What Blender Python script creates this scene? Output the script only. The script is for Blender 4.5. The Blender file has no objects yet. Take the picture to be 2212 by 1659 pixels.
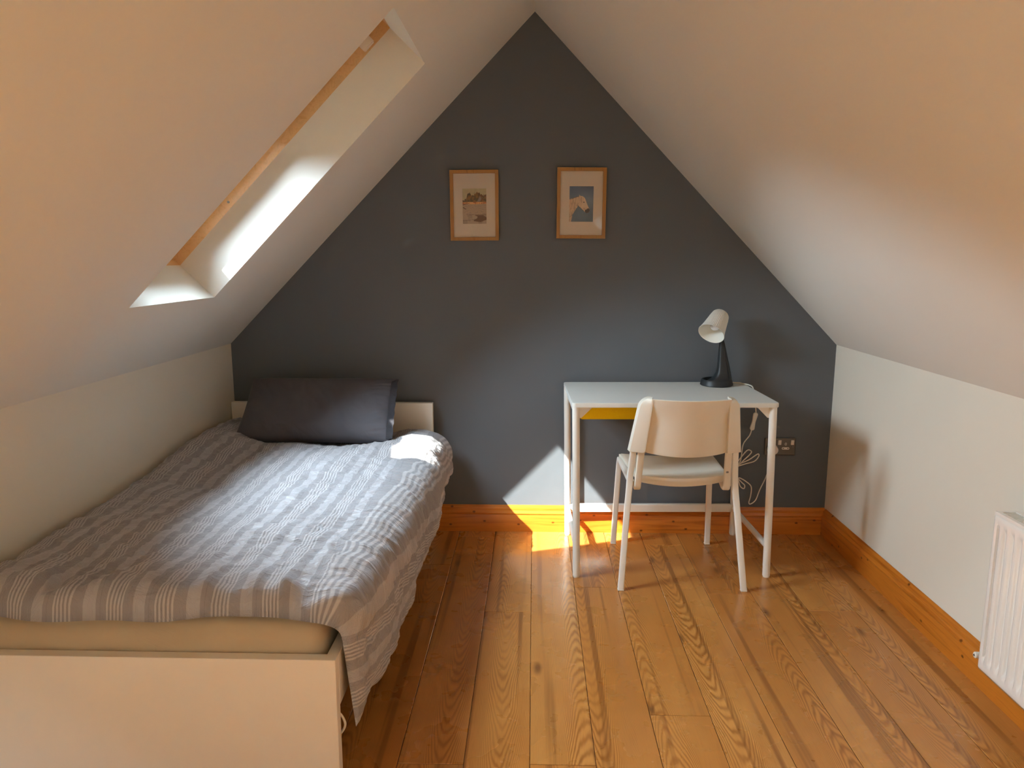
import bpy, bmesh, math, random
import numpy as np
from mathutils import Vector, Matrix, noise

sc = bpy.context.scene
COL = sc.collection
random.seed(4)

# ------------------------------------------------------------------ camera, light, exposure
CAM_H = 1.342
cam_d = bpy.data.cameras.new('camera'); cam = bpy.data.objects.new('camera', cam_d); COL.objects.link(cam)
cam_d.sensor_width = 36.0; cam_d.lens = 36.0*1600/2212; cam_d.clip_start = 0.02
_d = Vector((1153-1106, 556-829.5, 1600)).normalized()      # depth axis of the room seen in the camera frame (x right, y down, z forward)
_u = Vector((0, -_d.z, _d.y)).normalized()
_r = _d.cross(_u).normalized()
if _r.x < 0: _r = -_r
R = Matrix((_r, _d, _u))
cx, cy, cz = R @ Vector((1,0,0)), R @ Vector((0,-1,0)), R @ Vector((0,0,-1))
M = Matrix(((cx.x,cy.x,cz.x,0),(cx.y,cy.y,cz.y,0),(cx.z,cy.z,cz.z,0),(0,0,0,1)))
cam.matrix_world = Matrix.Translation((0,0,CAM_H)) @ M
sc.camera = cam

sc.view_settings.view_transform = 'Standard'; sc.view_settings.look = 'None'
sc.view_settings.gamma = 1.0; sc.view_settings.use_curve_mapping = False
sc.view_settings.exposure = 1.4

SUN = Vector((0.563, 0.447, -0.695)).normalized()
SUN_STRENGTH = 12.0; SKY_STRENGTH = 28.0; FILL_W = 2.5
sun_d = bpy.data.lights.new('sun', 'SUN'); sun_d.energy = SUN_STRENGTH; sun_d.angle = math.radians(0.55); sun_d.color = (1.0, .99, .92)
sun = bpy.data.objects.new('sun', sun_d); COL.objects.link(sun)
sun.rotation_euler = SUN.to_track_quat('-Z', 'Y').to_euler(); sun.location = (-4, -2, 6)

w = bpy.data.worlds.new('sky'); sc.world = w; w.use_nodes = True
bgn = w.node_tree.nodes['Background']; bgn.inputs['Color'].default_value = (.70, .87, 1.0, 1); bgn.inputs['Strength'].default_value = SKY_STRENGTH
sc.cycles.max_bounces = 14; sc.cycles.diffuse_bounces = 10; sc.cycles.transparent_max_bounces = 16
sc.cycles.sample_clamp_indirect = 8.0; sc.cycles.caustics_reflective = False; sc.cycles.caustics_refractive = False

# ------------------------------------------------------------------ room constants
YG = 3.5185            # gable wall
YB = -2.2              # back wall
XL, XR = -1.46, 1.43
ZL, ZR = 0.932, 0.935
RIDGE = (0.0, 2.417)

# ------------------------------------------------------------------ helpers
def link(o):
    COL.objects.link(o); return o
def tag(o, label=None, cat=None, group=None, kind=None):
    if label: o['label'] = label
    if cat: o['category'] = cat
    if group: o['group'] = group
    if kind: o['kind'] = kind
    return o
def thing(name, label, cat, loc, rz=0.0, kind=None):
    o = bpy.data.objects.new(name, None); link(o)
    o.empty_display_size = .05
    o.location = loc; o.rotation_euler = (0, 0, rz)
    o['mw'] = [loc[0], loc[1], loc[2], rz]
    tag(o, label, cat, kind=kind)
    return o
WM = {}
def wm(o):
    if o is None: return Matrix.Identity(4)
    return WM[o.name]
def obj(name, me, mat, parent=None, local=False, smooth=None):
    """me: bmesh or mesh in world coordinates (or in the parent's own when local)"""
    if isinstance(me, bmesh.types.BMesh):
        bm = me; me = bpy.data.meshes.new(name); bm.to_mesh(me); bm.free()
    o = bpy.data.objects.new(name, me); link(o)
    mats = mat if isinstance(mat, (list, tuple)) else [mat]
    for m in mats:
        if m: me.materials.append(m)
    if parent is not None:
        o.parent = parent
        P = PM(parent)
        if not local: me.transform(P.inverted())
    if smooth is not None:
        me.polygons.foreach_set('use_smooth', [True]*len(me.polygons))
        if smooth < 180:
            me.set_sharp_from_angle(angle=math.radians(smooth))
    me.update()
    return o
def PM(p):
    m = Matrix.Identity(4)
    while p is not None:
        m = (Matrix.Translation(p.location) @ p.rotation_euler.to_matrix().to_4x4()) @ m
        p = p.parent
    return m

def box(bm, a, b, bevel=0, seg=2, mat=None, mi=0):
    lo = [min(a[i], b[i]) for i in range(3)]; hi = [max(a[i], b[i]) for i in range(3)]
    r = bmesh.ops.create_cube(bm, size=1)
    vs = r['verts']
    for v in vs:
        v.co = Vector([(lo[i]+hi[i])/2 + v.co[i]*(hi[i]-lo[i]) for i in range(3)])
    fs = list({f for v in vs for f in v.link_faces})
    for f in fs: f.material_index = mi
    if bevel > 0:
        es = list({e for v in vs for e in v.link_edges})
        r2 = bmesh.ops.bevel(bm, geom=es, offset=bevel, segments=seg, affect='EDGES', profile=.5)
        vs = list({v for f in r2['faces'] for v in f.verts} | {v for v in vs if v.is_valid})
    if mat is not None:
        for v in vs: v.co = mat @ v.co
    return vs
def B(a, b, bevel=0, seg=2):
    bm = bmesh.new(); box(bm, a, b, bevel, seg); return bm

def catmull(pts, n=8):
    P = [Vector(p) for p in pts]; out = []
    for i in range(len(P)-1):
        p0 = P[max(i-1,0)]; p1 = P[i]; p2 = P[i+1]; p3 = P[min(i+2,len(P)-1)]
        for k in range(n):
            t = k/n
            out.append(.5*((2*p1)+(-p0+p2)*t+(2*p0-5*p1+4*p2-p3)*t*t+(-p0+3*p1-3*p2+p3)*t**3))
    out.append(P[-1]); return out
def sweep(bm, pts, prof, up=Vector((0,0,1)), cap=True, scales=None):
    """profile: list of (a,b) in the frame (side, up) swept along pts with a stable frame"""
    P = [Vector(p) for p in pts]; rings = []
    for i, p in enumerate(P):
        t = (P[min(i+1,len(P)-1)] - P[max(i-1,0)]).normalized()
        if i == 0:
            s = t.cross(up)
            if s.length < 1e-3: s = t.cross(Vector((0,1,0)))
            s.normalize()
        else:
            s = (s - t*s.dot(t)).normalized()
        n = s.cross(t).normalized()
        k = scales[i] if scales else 1
        rings.append([bm.verts.new(p + s*a*k + n*b*k) for a, b in prof])
    m = len(prof)
    for i in range(len(rings)-1):
        for j in range(m):
            bm.faces.new((rings[i][j], rings[i][(j+1)%m], rings[i+1][(j+1)%m], rings[i+1][j]))
    if cap:
        bm.faces.new(rings[0][::-1]); bm.faces.new(rings[-1])
    return rings
def circ(r, n=16, ry=None):
    ry = r if ry is None else ry
    return [(r*math.cos(2*math.pi*k/n), ry*math.sin(2*math.pi*k/n)) for k in range(n)]
def rrect(w_, h_, r, n=4):
    out = []
    for (sx, sy, a0) in ((1,1,0),(-1,1,90),(-1,-1,180),(1,-1,270)):
        for k in range(n+1):
            a = math.radians(a0 + 90*k/n)
            out.append((sx*(w_/2-r)+r*math.cos(a), sy*(h_/2-r)+r*math.sin(a)))
    return out
def tube(pts, r, n=14, bm=None):
    bm = bm or bmesh.new(); sweep(bm, pts, circ(r, n)); bmesh.ops.recalc_face_normals(bm, faces=bm.faces[:]); return bm
def cyl(a, b, r, n=24, r2=None, bm=None, bevel=0):
    bm = bm or bmesh.new(); a = Vector(a); b = Vector(b); r2 = r if r2 is None else r2
    L = (b-a).length
    if bevel:
        ps = [a, a+(b-a)*(bevel/L), b-(b-a)*(bevel/L), b]; ss = [(r-bevel)/r, 1, r2/r, (r2-bevel)/r]
    else: ps = [a, b]; ss = [1, r2/r]
    # keep the direction exact
    t = (b-a).normalized(); s = t.cross(Vector((0,0,1)))
    if s.length < 1e-3: s = t.cross(Vector((0,1,0)))
    s.normalize(); q = s.cross(t)
    rings = [[bm.verts.new(p + (s*math.cos(2*math.pi*k/n) + q*math.sin(2*math.pi*k/n))*r*k_) for k in range(n)] for p, k_ in zip(ps, ss)]
    for i in range(len(rings)-1):
        for j in range(n): bm.faces.new((rings[i][j], rings[i][(j+1)%n], rings[i+1][(j+1)%n], rings[i+1][j]))
    bm.faces.new(rings[0][::-1]); bm.faces.new(rings[-1])
    bmesh.ops.recalc_face_normals(bm, faces=bm.faces[:])
    return bm
def lathe(prof, M4, n=48, bm=None, closed=False):
    """prof: (r, z) list turned about local z, placed by M4"""
    bm = bm or bmesh.new(); rings = []
    for r, z in prof:
        rings.append([bm.verts.new(M4 @ Vector((r*math.cos(2*math.pi*k/n), r*math.sin(2*math.pi*k/n), z))) for k in range(n)])
    for i in range(len(rings)-1 + (1 if closed else 0)):
        A_, B_ = rings[i], rings[(i+1) % len(rings)]
        for j in range(n): bm.faces.new((A_[j], A_[(j+1)%n], B_[(j+1)%n], B_[j]))
    bmesh.ops.recalc_face_normals(bm, faces=bm.faces[:])
    return bm
def extrude_poly(pts2, f, t0, t1, bm=None, mi=0):
    """prism over a 2D outline; f(a,b,t) gives the 3D point"""
    bm = bm or bmesh.new()
    A_ = [bm.verts.new(f(a, b, t0)) for a, b in pts2]; B_ = [bm.verts.new(f(a, b, t1)) for a, b in pts2]
    n = len(A_)
    fs = [bm.faces.new(A_[::-1]), bm.faces.new(B_)]
    for j in range(n): fs.append(bm.faces.new((A_[j], A_[(j+1)%n], B_[(j+1)%n], B_[j])))
    for q in fs: q.material_index = mi
    bmesh.ops.recalc_face_normals(bm, faces=bm.faces[:])
    return bm
def grid_mesh(name, V, nu, nv, attrs=None, closed_u=False):
    """V: (nu*nv,3) row major [i*nv+j]"""
    faces = []
    for i in range(nu if closed_u else nu-1):
        i2 = (i+1) % nu
        for j in range(nv-1):
            faces.append((i*nv+j, i2*nv+j, i2*nv+j+1, i*nv+j+1))
    me = bpy.data.meshes.new(name); me.from_pydata([tuple(v) for v in V], [], faces)
    return me
def ss(a, b, x):
    t = np.clip((np.asarray(x, float)-a)/(b-a), 0, 1); return t*t*(3-2*t)

# ------------------------------------------------------------------ materials
def srgb(r, g, b):
    f = lambda c: (c/255/12.92) if c/255 <= .04045 else ((c/255+.055)/1.055)**2.4
    return (f(r), f(g), f(b), 1)
class NT:
    def __init__(s, name):
        s.m = bpy.data.materials.new(name); s.m.use_nodes = True
        s.t = s.m.node_tree; s.b = s.t.nodes['Principled BSDF']; s.out = s.t.nodes['Material Output']
    def n(s, t, **kw):
        x = s.t.nodes.new(t)
        for k, v in kw.items(): setattr(x, k, v)
        return x
    def l(s, a, b): s.t.links.new(a, b)
    def val(s, node, i, v):
        if hasattr(v, 'is_linked') or isinstance(v, bpy.types.NodeSocket): s.l(v, node.inputs[i])
        else: node.inputs[i].default_value = v
    def math(s, op, a, b=0.0, c=0.0, clamp=False):
        x = s.n('ShaderNodeMath', operation=op); x.use_clamp = clamp
        s.val(x, 0, a); s.val(x, 1, b)
        if len(x.inputs) > 2: s.val(x, 2, c)
        return x.outputs[0]
    def mix(s, fac, a, b, mode='MIX'):
        x = s.n('ShaderNodeMix', data_type='RGBA', blend_type=mode)
        s.val(x, 0, fac); s.val(x, 6, a); s.val(x, 7, b); return x.outputs[2]
    def noise(s, vec, scale, detail=3, rough=.5, dist=0.0):
        x = s.n('ShaderNodeTexNoise'); 
        if vec is not None: s.l(vec, x.inputs['Vector'])
        x.inputs['Scale'].default_value = scale; x.inputs['Detail'].default_value = detail
        x.inputs['Roughness'].default_value = rough; x.inputs['Distortion'].default_value = dist
        return x.outputs['Fac']
    def vscale(s, vec, v):
        x = s.n('ShaderNodeVectorMath', operation='MULTIPLY'); s.l(vec, x.inputs[0]); x.inputs[1].default_value = v; return x.outputs[0]
    def ramp(s, fac, stops):
        x = s.n('ShaderNodeValToRGB'); s.l(fac, x.inputs[0]); e = x.color_ramp.elements
        while len(e) > 1: e.remove(e[0])
        e[0].position = stops[0][0]; e[0].color = stops[0][1]
        for p, c in stops[1:]:
            q = e.new(p); q.color = c
        return x.outputs['Color']
    def maprange(s, v, a, b, c, d):
        x = s.n('ShaderNodeMapRange'); s.l(v, x.inputs[0])
        for i, k in enumerate((a, b, c, d)): x.inputs[i+1].default_value = k
        return x.outputs[0]
    def coord(s, kind='Object'): return s.n('ShaderNodeTexCoord').outputs[kind]
    def bump(s, h, strength, dist=.002, prev=None):
        x = s.n('ShaderNodeBump'); x.inputs['Strength'].default_value = strength; x.inputs['Distance'].default_value = dist
        s.l(h, x.inputs['Height'])
        if prev is not None: s.l(prev, x.inputs['Normal'])
        return x.outputs[0]

def paint(name, col, rough=.85, bump=.25, scale=60, spec=.3, mottle=.06):
    t = NT(name); c = t.coord()
    n1 = t.noise(c, 1.7, 4, .55); 
    dark = tuple(v*(1-mottle) for v in col[:3])+(1,)
    t.l(t.mix(n1, dark, col), t.b.inputs['Base Color'])
    t.b.inputs['Roughness'].default_value = rough; t.b.inputs['Specular IOR Level'].default_value = spec
    h = t.noise(c, scale, 5, .6); h2 = t.noise(c, 4.0, 3, .5)
    nb = t.bump(h, bump, .001); nb = t.bump(h2, .35, .012, nb)
    t.l(nb, t.b.inputs['Normal']); return t.m
def plain(name, col, rough=.5, metal=0, spec=.5, bump=0, scale=200, coat=0):
    t = NT(name); c = t.coord()
    n1 = t.noise(c, 9, 3)
    dark = tuple(v*.94 for v in col[:3])+(1,)
    t.l(t.mix(n1, dark, col), t.b.inputs['Base Color'])
    t.b.inputs['Roughness'].default_value = rough; t.b.inputs['Metallic'].default_value = metal
    t.b.inputs['Specular IOR Level'].default_value = spec; t.b.inputs['Coat Weight'].default_value = coat
    if bump: t.l(t.bump(t.noise(c, scale, 4), bump, .001), t.b.inputs['Normal'])
    return t.m

m_wall = paint('cream wall paint', (.77, .735, .635, 1))
m_ceil = paint('cream ceiling paint', (.755, .745, .69, 1), bump=.2)
m_gable = paint('charcoal wall paint', (.115, .131, .146, 1), rough=.62, bump=.35, scale=45, spec=.45, mottle=.05)
m_white = plain('white lacquer', (.80, .77, .70, 1), .42)
m_bedwhite = plain('white foil board', (.80, .75, .65, 1), .38)
m_metal = plain('white powder coated steel', (.82, .80, .74, 1), .38, bump=.1, scale=500)
m_desktop = plain('white desk laminate', (.74, .745, .70, 1), .5, bump=.12, scale=600)
m_plastic = plain('cream chair plastic', (.80, .755, .65, 1), .5, bump=.15, scale=700)
m_dark = plain('charcoal plastic', (.022, .024, .025, 1), .45)
m_black = plain('black plastic', (.006, .006, .006, 1), .6)
m_cable = plain('white cable sheath', (.78, .74, .64, 1), .45)
m_rad = plain('radiator enamel', (.78, .75, .70, 1), .22, coat=.3)
m_radgap = plain('radiator convector metal', (.30, .29, .27, 1), .5)
m_steel = plain('brushed bronze plate', (.17, .145, .115, 1), .35, metal=.85)
m_socket = plain('white socket insert', (.80, .74, .66, 1), .35)
m_cork = plain('screw steel', (.25, .24, .22, 1), .4, metal=.8)

def felt_mat():
    t = NT('yellow felt'); c = t.coord()
    n1 = t.noise(c, 260, 4, .7)
    t.l(t.mix(n1, srgb(240, 190, 0), srgb(255, 226, 10)), t.b.inputs['Base Color'])
    t.b.inputs['Roughness'].default_value = .95; t.l(t.bump(n1, .7, .002), t.b.inputs['Normal']); return t.m
m_felt = felt_mat()

def pine_mat(name, light, darkc, axis='x', rough=.28, knots=True, scale=1.0):
    """varnished softwood, grain along axis"""
    t = NT(name); c = t.coord()
    st = {'x': (1.2, 26, 26), 'y': (26, 1.2, 26), 'z': (26, 26, 1.2)}[axis]
    g = t.noise(t.vscale(c, tuple(v*scale for v in st)), 1.6, 6, .62, .9)
    g2 = t.noise(t.vscale(c, tuple(v*scale*3 for v in st)), 3, 3, .6)
    col = t.ramp(g, [(.30, darkc), (.5, light), (.72, tuple(v*.82 for v in light[:3])+(1,))])
    col = t.mix(t.math('MULTIPLY', g2, .22), col, darkc)
    if knots:
        sp = t.n('ShaderNodeSeparateXYZ'); t.l(c, sp.inputs[0]); cb = t.n('ShaderNodeCombineXYZ')
        t.l(sp.outputs[0 if axis == 'x' else 1], cb.inputs[0]); t.l(t.math('MULTIPLY', sp.outputs[2], 1.5), cb.inputs[1])
        vo = t.n('ShaderNodeTexVoronoi', voronoi_dimensions='2D'); vo.inputs['Scale'].default_value = 8.5; vo.inputs['Randomness'].default_value = 1
        t.l(cb.outputs[0], vo.inputs['Vector'])
        spk = t.n('ShaderNodeSeparateColor'); t.l(vo.outputs['Color'], spk.inputs[0])
        k = t.math('MULTIPLY', t.maprange(vo.outputs['Distance'], .035, .08, 1, 0), t.math('GREATER_THAN', spk.outputs[0], .4))
        col = t.mix(t.math('MULTIPLY', k, .85, clamp=True), col, tuple(v*.22 for v in darkc[:3])+(1,))
    t.l(col, t.b.inputs['Base Color']); t.b.inputs['Roughness'].default_value = rough
    t.b.inputs['Coat Weight'].default_value = .25; t.b.inputs['Coat Roughness'].default_value = .2
    t.l(t.bump(g, .12, .001), t.b.inputs['Normal']); return t.m
m_skirt_x = pine_mat('varnished pine skirting', srgb(205, 124, 40), srgb(162, 86, 18), 'x')
m_skirt_y = pine_mat('varnished pine skirting side', srgb(205, 124, 40), srgb(162, 86, 18), 'y')
m_winwood = pine_mat('pine window frame', srgb(224, 186, 134), srgb(208, 164, 108), 'y', .5, knots=False)
m_oak = pine_mat('oak picture frame', srgb(172, 124, 60), srgb(140, 96, 40), 'z', .5, knots=False, scale=2)

def glass_mat(name, gloss=1.0):
    t = NT(name); t.t.nodes.remove(t.b)
    tr = t.n('ShaderNodeBsdfTransparent'); gl = t.n('ShaderNodeBsdfGlossy'); gl.inputs['Roughness'].default_value = 0.0
    fr = t.n('ShaderNodeFresnel'); fr.inputs['IOR'].default_value = 1.5
    mx = t.n('ShaderNodeMixShader'); t.l(t.math('MULTIPLY', fr.outputs[0], gloss), mx.inputs[0]); t.l(tr.outputs[0], mx.inputs[1]); t.l(gl.outputs[0], mx.inputs[2])
    t.l(mx.outputs[0], t.out.inputs['Surface']); return t.m
m_glass = glass_mat('window glass'); m_picglass = glass_mat('picture glass', .7)

def floor_mat():
    t = NT('honey wood floorboards')
    a = t.n('ShaderNodeAttribute', attribute_name='plank').outputs['Vector']
    sp = t.n('ShaderNodeSeparateXYZ'); t.l(a, sp.inputs[0]); x, y, r = sp.outputs
    off = t.math('MULTIPLY', r, 53.7)
    cb = t.n('ShaderNodeCombineXYZ'); t.l(x, cb.inputs[0]); t.l(y, cb.inputs[1]); t.l(off, cb.inputs[2]); p = cb.outputs[0]
    r2 = t.math('FRACT', t.math('MULTIPLY', r, 7.31)); r3 = t.math('FRACT', t.math('MULTIPLY', r, 17.77)); r4 = t.math('FRACT', t.math('MULTIPLY', r, 31.1))
    cxo = t.math('MULTIPLY', t.math('SUBTRACT', r2, .5), .16)
    dn = t.math('SUBTRACT', t.noise(t.vscale(p, (6, 1.6, 1)), 1.0, 2, .5), .5)
    dx = t.math('ADD', t.math('SUBTRACT', x, cxo), t.math('MULTIPLY', dn, .05))
    q = t.math('MULTIPLY', t.math('MULTIPLY', dx, dx), 70.0)
    dn2 = t.math('SUBTRACT', t.noise(t.vscale(p, (16, 2.6, 1)), 1.0, 3, .55), .5)
    sg = t.math('MULTIPLY', t.math('SUBTRACT', t.math('GREATER_THAN', r3, .5), .5), 1.1)
    v = t.math('ADD', t.math('ADD', q, t.math('MULTIPLY', y, sg)), t.math('MULTIPLY', dn2, .10))
    wv = t.math('MULTIPLY', t.math('ADD', t.math('SINE', t.math('MULTIPLY', v, 190.0)), 1.0), .5)
    wv2 = t.math('POWER', wv, 1.6)
    pore = t.noise(t.vscale(p, (420, 14, 1)), 1.0, 3, .6)
    streak = t.noise(t.vscale(p, (30, .55, 1)), 1.0, 2, .5)
    big = t.noise(t.vscale(p, (7, 1.5, 1)), 1.0, 3, .5)
    light = srgb(207, 148, 84); dk = srgb(148, 90, 36)
    base = t.mix(r4, srgb(207, 148, 78), srgb(186, 122, 56))
    base = t.mix(t.maprange(big, .35, .7, 0, .5), base, srgb(184, 116, 50))
    fade = t.maprange(t.noise(t.vscale(p, (9, 2.2, 1)), 1.0, 2, .5), .3, .62, .30, .85)
    col = t.mix(t.math('MULTIPLY', wv2, fade), base, dk)
    col = t.mix(t.maprange(pore, .5, .8, 0, .35), col, srgb(150, 90, 38))
    thr = t.math('MULTIPLY', t.maprange(streak, .57, .68, 0, 1), .62)
    col = t.mix(thr, col, srgb(120, 70, 30))
    # knots, a few
    vo = t.n('ShaderNodeTexVoronoi', voronoi_dimensions='2D'); vo.inputs['Scale'].default_value = 2.0
    cb2 = t.n('ShaderNodeCombineXYZ'); t.l(t.math('MULTIPLY_ADD', x, 2.4, off), cb2.inputs[0]); t.l(t.math('MULTIPLY_ADD', y, .9, off), cb2.inputs[1]); t.l(cb2.outputs[0], vo.inputs['Vector'])
    spc = t.n('ShaderNodeSeparateColor'); t.l(vo.outputs['Color'], spc.inputs[0]); some = t.math('GREATER_THAN', spc.outputs[0], .72)
    k = t.maprange(t.math('ADD', vo.outputs['Distance'], t.math('MULTIPLY', dn2, .12)), .02, .085, .75, 0)
    k = t.math('MULTIPLY', k, some)
    col = t.mix(k, col, srgb(96, 54, 22))
    t.l(col, t.b.inputs['Base Color'])
    rg = t.maprange(t.noise(p, 9, 3), .3, .7, .24, .34); t.l(rg, t.b.inputs['Roughness'])
    t.b.inputs['Specular IOR Level'].default_value = .45
    t.b.inputs['Coat Weight'].default_value = .25; t.b.inputs['Coat Roughness'].default_value = .12
    nb = t.bump(wv, .05, .001); nb = t.bump(pore, .06, .001, nb); nb = t.bump(t.noise(p, 5, 2), .25, .004, nb)
    t.l(nb, t.b.inputs['Normal']); return t.m
m_floor = floor_mat(); m_gap = plain('dark floor gap', srgb(70, 38, 14), .8)  # dark brown base seen in the joints between boards

def duvet_mat():
    t = NT('grey striped duvet cotton')
    a = t.n('ShaderNodeAttribute', attribute_name='cloth').outputs['Vector']
    sp = t.n('ShaderNodeSeparateXYZ'); t.l(a, sp.inputs[0]); u, v, _ = sp.outputs
    wob = t.math('MULTIPLY', t.math('SUBTRACT', t.noise(a, 6, 3), .5), .006)
    zig = t.math('MULTIPLY', t.math('SUBTRACT', t.noise(t.vscale(a, (2.0, 6.5, 1)), 1.0, 2, .5), .5), .022)
    uu = t.math('ADD', t.math('ADD', u, wob), zig)
    per = .126
    f = t.math('FRACT', t.math('DIVIDE', uu, per))                       # 0..1 across one repeat
    def band(c_, hw, soft=.012):
        d = t.math('ABSOLUTE', t.math('SUBTRACT', f, c_)); return t.maprange(d, hw, hw+soft, 1, 0)
    wide = band(.20, .115)
    lines = None
    for c_ in (.54, .615, .69, .765, .84):
        b_ = band(c_, .013, .014); lines = b_ if lines is None else t.math('ADD', lines, b_)
    edge = band(.405, .004, .006)
    # woven blocks: along the length the satin band is strong or faint
    blk = t.math('FRACT', t.math('DIVIDE', v, .30))
    weak = t.maprange(t.math('ABSOLUTE', t.math('SUBTRACT', blk, .5)), .24, .26, 1, 0)
    blocks = t.math('MULTIPLY', band(.68, .17), weak)
    base = srgb(147, 145, 148); lightc = srgb(169, 168, 172)
    col = t.mix(wide, base, lightc); col = t.mix(lines, col, srgb(186, 184, 186))
    col = t.mix(t.math('MULTIPLY', t.math('MULTIPLY', t.math('SUBTRACT', 1.0, lines, clamp=True), blocks), .22), col, srgb(120, 117, 120))
    col = t.mix(t.math('MULTIPLY', edge, .35), col, srgb(112, 110, 112))
    mott = t.noise(a, 30, 4, .6); col = t.mix(t.math('MULTIPLY', mott, .18), col, srgb(124, 120, 122))
    t.l(col, t.b.inputs['Base Color'])
    t.l(t.math('SUBTRACT', .78, t.math('MULTIPLY', wide, .36)), t.b.inputs['Roughness']); t.b.inputs['Specular IOR Level'].default_value = .6
    t.b.inputs['Sheen Weight'].default_value = .25; t.b.inputs['Sheen Roughness'].default_value = .4
    cr = t.noise(t.vscale(a, (.75, 2.3, 1)), 18, 5, .62, .8)
    cr1 = t.math('ABSOLUTE', t.math('SUBTRACT', cr, .5))
    cr2 = t.noise(a, 46, 5, .65, .6)
    nb = t.bump(cr1, .8, .020); nb = t.bump(cr2, .6, .006, nb)
    nb = t.bump(lines, .5, .0012, nb)
    wv = t.noise(a, 900, 1); nb = t.bump(wv, .12, .0006, nb)
    t.l(nb, t.b.inputs['Normal']); return t.m
m_duvet = duvet_mat()
def fabric(name, col, col2, rough=.85, crease=.4, sheen=.2, scale=14):
    t = NT(name); c = t.coord()
    t.l(t.mix(t.noise(c, 6, 3), col, col2), t.b.inputs['Base Color']); t.b.inputs['Roughness'].default_value = rough
    t.b.inputs['Sheen Weight'].default_value = sheen
    cr = t.math('ABSOLUTE', t.math('SUBTRACT', t.noise(c, scale, 4, .6, 1.5), .5))
    nb = t.bump(cr, crease, .01); nb = t.bump(t.noise(c, 700, 2), .15, .0006, nb)
    t.l(nb, t.b.inputs['Normal']); return t.m
m_pillow = fabric('charcoal grey cotton', srgb(84, 82, 88), srgb(76, 74, 80), crease=.35, scale=9, sheen=.05)
m_sheet = fabric('beige fitted sheet', srgb(186, 170, 142), srgb(176, 160, 132), crease=.2, scale=5)

# ------------------------------------------------------------------ the shell
Lp = Vector((XL, 0, ZL)); Tp = Vector((RIDGE[0], 0, RIDGE[1])); Rp = Vector((XR, 0, ZR))
uL = (Tp-Lp).normalized(); nL = Vector((-uL.z, 0, uL.x)); LenL = (Tp-Lp).length
uR = (Tp-Rp).normalized(); nR = Vector((uR.z*1.0, 0, -uR.x)); LenR = (Tp-Rp).length
def SL(s, y, n): return Vector((XL, y, ZL)) + uL*s + nL*n
def SR(s, y, n): return Vector((XR, y, ZR)) + uR*s + nR*n
S0, S1 = .367, 1.527
SKY = [(2.175, 2.773), (-.14, .46)]
TH = .170
RS0, RS1, RY_ = .28, 1.12, (-1.50, -.30)     # unseen roof window added in the right slope for sky fill

def slab(bm, F, length, holes, y0, y1, th, ext):
    ss_ = sorted({0.0, length, *[h[0] for h in holes], *[h[1] for h in holes]})
    ys = sorted({y0, y1, *[h[2] for h in holes], *[h[3] for h in holes]})
    def hole(i, j):
        a = (ss_[i]+ss_[i+1])/2; b = (ys[j]+ys[j+1])/2
        return any(h[0] < a < h[1] and h[2] < b < h[3] for h in holes)
    def quad(*p): bm.faces.new([bm.verts.new(q) for q in p])
    for i in range(len(ss_)-1):
        for j in range(len(ys)-1):
            a, b, c, d = ss_[i], ss_[i+1], ys[j], ys[j+1]
            if hole(i, j):
                continue
            # widen the outer skin past ridge, eave and gables
            ao = a-ext if i == 0 else a; bo = b+ext if i == len(ss_)-2 else b
            co = c-.1 if j == 0 else c; do = d+.1 if j == len(ys)-2 else d
            quad(F(a,c,0), F(a,d,0), F(b,d,0), F(b,c,0)); quad(F(ao,co,th), F(bo,co,th), F(bo,do,th), F(ao,do,th))
    for h in holes:
        a, b, c, d = h
        quad(F(a,c,0), F(b,c,0), F(b,c,th), F(a,c,th)); quad(F(a,d,0), F(a,d,th), F(b,d,th), F(b,d,0))
        quad(F(a,c,0), F(a,c,th), F(a,d,th), F(a,d,0)); quad(F(b,c,0), F(b,d,0), F(b,d,th), F(b,c,th))
bm = bmesh.new()
slab(bm, SL, LenL, [(S0, S1, a, b) for a, b in SKY], YB, YG, TH, .2)
slab(bm, SR, LenR, [(RS0, RS1, RY_[0], RY_[1])], YB, YG, TH, .2)
bmesh.ops.remove_doubles(bm, verts=bm.verts[:], dist=1e-5)
o = obj('ceiling', bm, m_ceil); tag(o, 'cream painted sloping ceiling meeting at the ridge, cut by the roof window', kind='structure')

def gable(name, y0, y1, m, label, hole=None):
    e = .16
    pts = [(XL-e, -.1), (XR+e, -.1), (XR+e, ZR), (0, RIDGE[1]+e*1.2), (XL-e, ZL)]
    if not hole:
        bm = extrude_poly(pts, lambda a, b, t: Vector((a, t, b)), y0, y1)
    else:
        x0, x1, z0, z1 = hole; f = lambda a, b, t: Vector((a, t, b)); bm = bmesh.new()
        extrude_poly([(XL-e,-.1),(x0,-.1),(x0,RIDGE[1]+e*1.2+x0*1.03),(XL-e,ZL)], f, y0, y1, bm)
        extrude_poly([(x1,-.1),(XR+e,-.1),(XR+e,ZR),(x1,RIDGE[1]+e*1.2-x1*1.03)], f, y0, y1, bm)
        extrude_poly([(x0,-.1),(x1,-.1),(x1,z0),(x0,z0)], f, y0, y1, bm)
        extrude_poly([(x0,z1),(x1,z1),(x1,RIDGE[1]+e*1.2-x1*1.03),(0,RIDGE[1]+e*1.2),(x0,RIDGE[1]+e*1.2+x0*1.03)], f, y0, y1, bm)
    o = obj(name, bm, m); tag(o, label, kind='structure'); return o
gable('wall_gable', YG, YG+.15, m_gable, 'charcoal grey painted gable wall at the end of the room')
gable('wall_back', YB-.15, YB, m_wall, 'cream back wall behind the viewer')
o = obj('wall_left', B((XL-.12, YB, -.1), (XL, YG, ZL+.02)), m_wall); tag(o, 'low cream knee wall beside the bed', kind='structure')
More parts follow.
